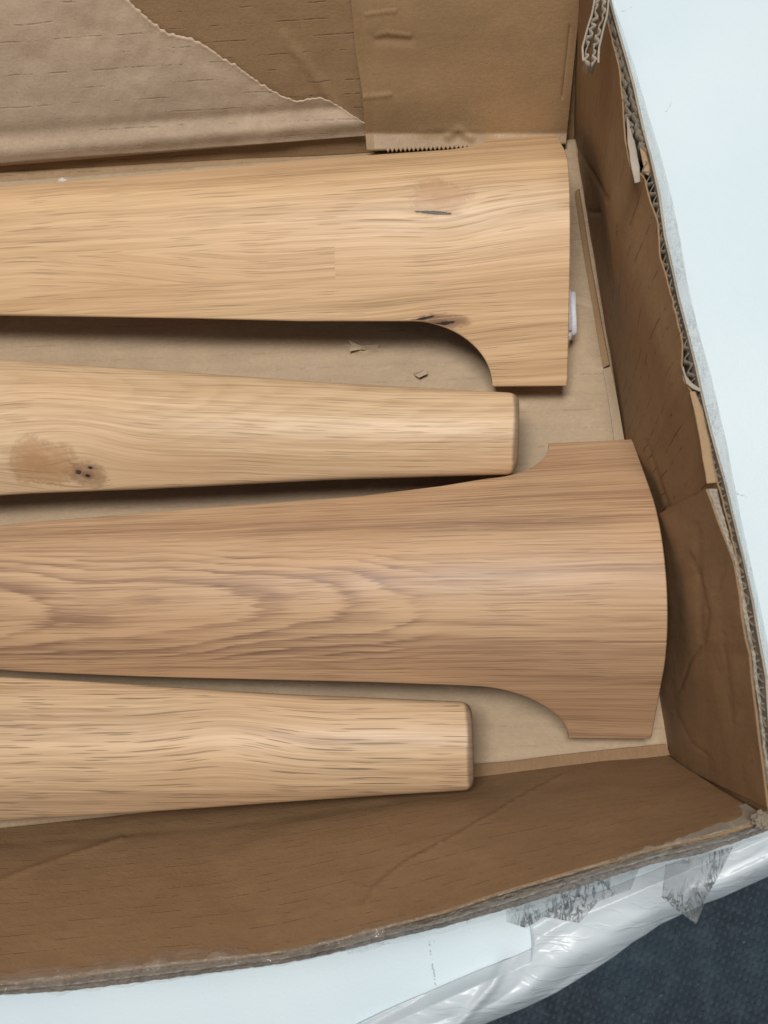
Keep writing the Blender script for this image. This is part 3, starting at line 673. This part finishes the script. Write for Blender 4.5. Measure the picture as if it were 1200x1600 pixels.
def build_leg(leg, tt, tb, mat, label, notchT=(.0430, .070), notchB=(.0400, .085), wingT=.0768, wingB=.0765):
    ext = .0035
    us = np.unique(np.r_[np.linspace(0, .0005, 2), np.linspace(.0005, .036, 20), notchT[0]+.0000+np.array([0, .00002]), notchB[0]+np.array([0, .00002]),
                         notchT[0]+.00002+(np.linspace(0, 1, 40)**2)*.06, notchB[0]+.00002+(np.linspace(0, 1, 40)**2)*.06, np.linspace(.1, L-.006, 90), L-.006+.006*np.sin(np.linspace(0, math.pi/2, 16))])
    V = []; UV = []; no = 64; nrm = 7; q = None
    for u in us:
        wt = width(u, tt, wingT, *notchT); wb = width(u, tb, wingB, *notchB)
        f = min(1, max(0, (u-.25)/.22)); f = f*f*(3-2*f)
        re = .0012+(.0075-.0012)*min(1, max(0, (u-.22)/.33))**1.2; te = .020*(1-f)+.026*f
        # end rounding
        eb = .0008 if u < .1 else 0; endr = 0
        if u > L-.0025: endr = .0016*(1-math.sqrt(max(0, 1-((u-(L-.0025))/.0025)**2)))
        if u > L-.006: c6 = .0055*(1-math.sqrt(max(0, 1-((u-(L-.006))/.006)**2))); wt -= c6; wb -= c6
        if u < .0004: endr = .0006
        ys = np.linspace(-(wb-re*.75-endr), wt-re*.75-endr, no); sec = []
        def nv(y):
            g = (prof(u, y+1e-5)-prof(u, y-1e-5))/2e-5; q_ = math.hypot(1, g); return np.array([-g/q_, 1/q_])
        outer_ = []
        for y in ys:
            n = nv(y); outer_.append(np.array([y, prof(u, y)])-n*endr)
        vs = [arc(u, y) for y in ys]
        def corner(y, sg):
            n = nv(y); t = np.array([n[1], -n[0]]) if sg > 0 else np.array([-n[1], n[0]])
            c0 = np.array([y, prof(u, y)])-n*(endr+re); pts = [c0+re*(n*math.cos(a)+t*math.sin(a)) for a in np.linspace(.3, math.pi/2, nrm)]
            c1 = c0-n*(te-2*re-endr); pts += [c1+re*(-n*math.sin(a)+t*math.cos(a)) for a in np.linspace(0, math.pi/2, 4)]
            return pts, n
        cT, nT = corner(ys[-1], 1); cB, nB = corner(ys[0], -1)
        inner = []
        for k_ in range(1, 16):                    # underside from the top edge back to the bottom edge
            y = ys[-1]+(ys[0]-ys[-1])*k_/16; n = nv(y); a_ = np.array([y, prof(u, y)])-n*(te*.98)
            a_[1] = a_[1]*(1-f)+f*.0045; inner.append(a_)
        sec = outer_+cT+inner+cB[::-1]
        vv = vs+[vs[-1]+.002*(i+1)*.7 for i in range(len(cT))]+[vs[-1]+.02]*len(inner)+[vs[0]-.0014*(len(cB)-i) for i in range(len(cB))]
        q = len(sec)
        for p, v_ in zip(sec, vv): V.append(leg.w(u, p[0], max(p[1], .0012))); UV.append((u, v_))
    fs = []; n = len(us)
    for i in range(n-1):
        for k in range(q):
            a = i*q+k; b = i*q+(k+1) % q
            fs.append((a, b, b+q, a+q) if leg.dir > 0 else (a, a+q, b+q, b))
    fs += [tuple(reversed(range(q))) if leg.dir > 0 else tuple(range(q)), tuple(range((n-1)*q, n*q)) if leg.dir > 0 else tuple(reversed(range((n-1)*q, n*q)))]
    o = mesh_obj('table_leg', V, fs, mat, UV, None, True, 38, label=label, category='table leg', group='oak table legs packed in the box')
    o.data.materials.append(M_edge); mi = np.zeros(len(fs), int)
    for i in range(n-1):
        if .035 < us[i] < .11 and us[i+1] < .12:
            for k in range(q):
                if no+nrm-3 <= k < no+nrm+4 or q-nrm-4 <= k < q-nrm+2: mi[i*q+k] = 1
    if leg.dir > 0: o.data.polygons.foreach_set('material_index', mi)
    return o
# leg A (top)
TU = [.0, .04, .06, .08, .10, .14, .20, .26, .32, .37, .43, .48, .53, .58, .63]
t3 = (TU, [.0575, .0575, .0570, .0550, .0520, .048, .0455, .0432, .041, .0375, .0345, .0315, .0285, .026, .0232])
t3b = (TU, [.052, .052, .050, .0488, .0478, .0463, .0447, .0432, .041, .0375, .0345, .0315, .0285, .026, .0232])
t1t = (TU, [.0585, .0585, .058, .0575, .057, .055, .0485, .0435, .041, .037, .035, .031, .028, .026, .023])
t1b = (TU, [.0425, .0425, .0425, .0422, .0418, .0410, .0385, .0365, .0345, .032, .030, .028, .027, .025, .023])
A = P(870, 212, .0155); B = P(886, 603, .0175); M1 = (A+B)/2
l1 = Leg((M1[0], M1[1]), -.030, 0, 0); l1.shear = .036
A = P(980, 686, .014); B = P(1026, 1156, .014); M3 = (A+B)/2
l3 = Leg(M3, .015)
def footleg(F, ang):
    l = Leg((0, 0), ang); l.dir = -1; l.h = np.array([F[0], F[1], 0.])-l.ax*L; l.w = lambda u, y, z: l.h+l.ax*u+l.la*y+np.array([0, 0, z]); return l
l2 = footleg((.0240, .0950), -.042); l4 = footleg((-.0012, -.0597), .018)
A1, M1c, D1 = (.685, .462, .262), (.55, .355, .192), (.36, .222, .115)
A3, M3c, D3 = (.545, .352, .205), (.40, .243, .142), (.23, .132, .085)
A4, M4c, D4 = (.66, .465, .285), (.50, .335, .20), (.34, .215, .125)
kn = lambda l, px, py: l.uv_at(px, py)
BENT = True
a = kn(l1, 690, 308); a2 = kn(l1, 688, 501)
m1 = wood_mat('oak_pale', 1.3, A1, M1c, D1, slant=.03, pore=.8,
    knots=((a[0], a[1], .014, .0085, (.46, .26, .13), .85, ((.0035, -.0075, .009, .0008, .10),)), (a2[0], a2[1], .013, .0040, (.24, .12, .07), .95, ((-.002, -.001, .006, .0011, -.15), (.008, .002, .006, .0007, -.2)))),
    staves=((kn(l1, 520, 436)[1], kn(l1, 526, 412)[0], .30, .02, -.05), (kn(l1, 520, 385)[1], kn(l1, 526, 412)[0], .30, -.02, .05)), wavy=((a[0], a[1]+.02, .03, .02, .004),))
S1 = (kn(l1, 520, 390)[1], kn(l1, 524, 412)[0], kn(l1, 520, 432)[1])
BENT = False
b = kn(l2, 135, 741); b2 = kn(l2, 62, 722); bc = kn(l2, 660, 640)
m2 = wood_mat('oak_straw', 7.7, (.69, .49, .30), (.56, .378, .218), (.39, .25, .14), pore=.75, slant=0, foot=True,
    knots=((b[0], b[1], .009, .0075, (.26, .14, .08), .85, ((.000, -.001, .0016, .0012, 0), (-.0045, .0012, .0018, .0014, .2), (.003, .004, .0014, .0009, 0))), (b2[0], b2[1], .017, .012, (.42, .23, .11), .9, ())),
    cath=((bc[0], bc[1]+.012, .030, -.085, 3.2, .10, .30, .66),))
c3 = kn(l3, 640, 940)
m3 = wood_mat('oak_brown', 3.9, A3, M3c, D3, pore=.6, white=.18,
    cath=((c3[0], c3[1]-.002, .026, .20, 3.4, .44, .09, .60),))
d4 = kn(l4, 360, 1215)[1]
w4 = kn(l4, 360, 1150)
m4 = wood_mat('oak_grey', 12.1, A4, M4c, D4, pore=1.7, slant=.01, foot=True, wavy=((w4[0], w4[1], .03, .02, -.005),),
    staves=())
BENT = True
build_leg(l1, t1t, t1b, m1, 'pale oak table leg with wide notched end and black-slit knot, beside the serrated flap', notchT=(.040, .064), notchB=(.0385, .080), wingT=.077, wingB=.073)
BENT = False
build_leg(l2, t3, (TU, [q+.0014 for q in t3b[1]]), m2, 'straw-coloured oak table leg, narrow end and dotted knot, between the two notched legs')
build_leg(l3, t3, t3b, m3, 'darker brown oak table leg with arched grain and notched end touching the side wall')
t4b = (TU, [q+.0030*min(1, max(0, (.66-u_)/.15)) for u_, q in zip(*t3b)])
build_leg(l4, t3, t4b, m4, 'oak table leg with dark long pores and square narrow end, lying along the near wall')

# white foam pad behind the end of the far leg
bm = bmesh.new(); bmesh.ops.create_cube(bm, size=1)
p0, p1 = P(868, 445, .02), P(903, 523, .02)
for v_ in bm.verts:
    v_.co = Vector(((p0[0]+p1[0])/2+v_.co.x*(p1[0]-p0[0]), (p0[1]+p1[1])/2+v_.co.y*abs(p0[1]-p1[1]), .0105+v_.co.z*.019))
bmesh.ops.bevel(bm, geom=[e for e in bm.edges], offset=.003, segments=4, affect='EDGES')
for f_ in bm.faces: f_.smooth = True
me = bpy.data.meshes.new('foam_pad'); bm.to_mesh(me); bm.free(); me.materials.append(M_foam)
o = bpy.data.objects.new('foam_pad', me); sc.collection.objects.link(o); o['label'] = 'small white foam pad peeking out behind the end of the far leg'; o['category'] = 'foam pad'
# a pale paper crumb by the far wall
V = [P(90, 288, .001), P(104, 288, .001), P(106, 282, .003), P(97, 277, .004), P(91, 281, .003), P(98, 284, .005)]
mesh_obj('paper_crumb', V, [(0, 1, 5), (1, 2, 5), (2, 3, 5), (3, 4, 5), (4, 0, 5), (4, 3, 2, 1, 0)], M_chip, None, None, False, label='tiny pale paper crumb between the far leg and the far wall', category='paper crumb')
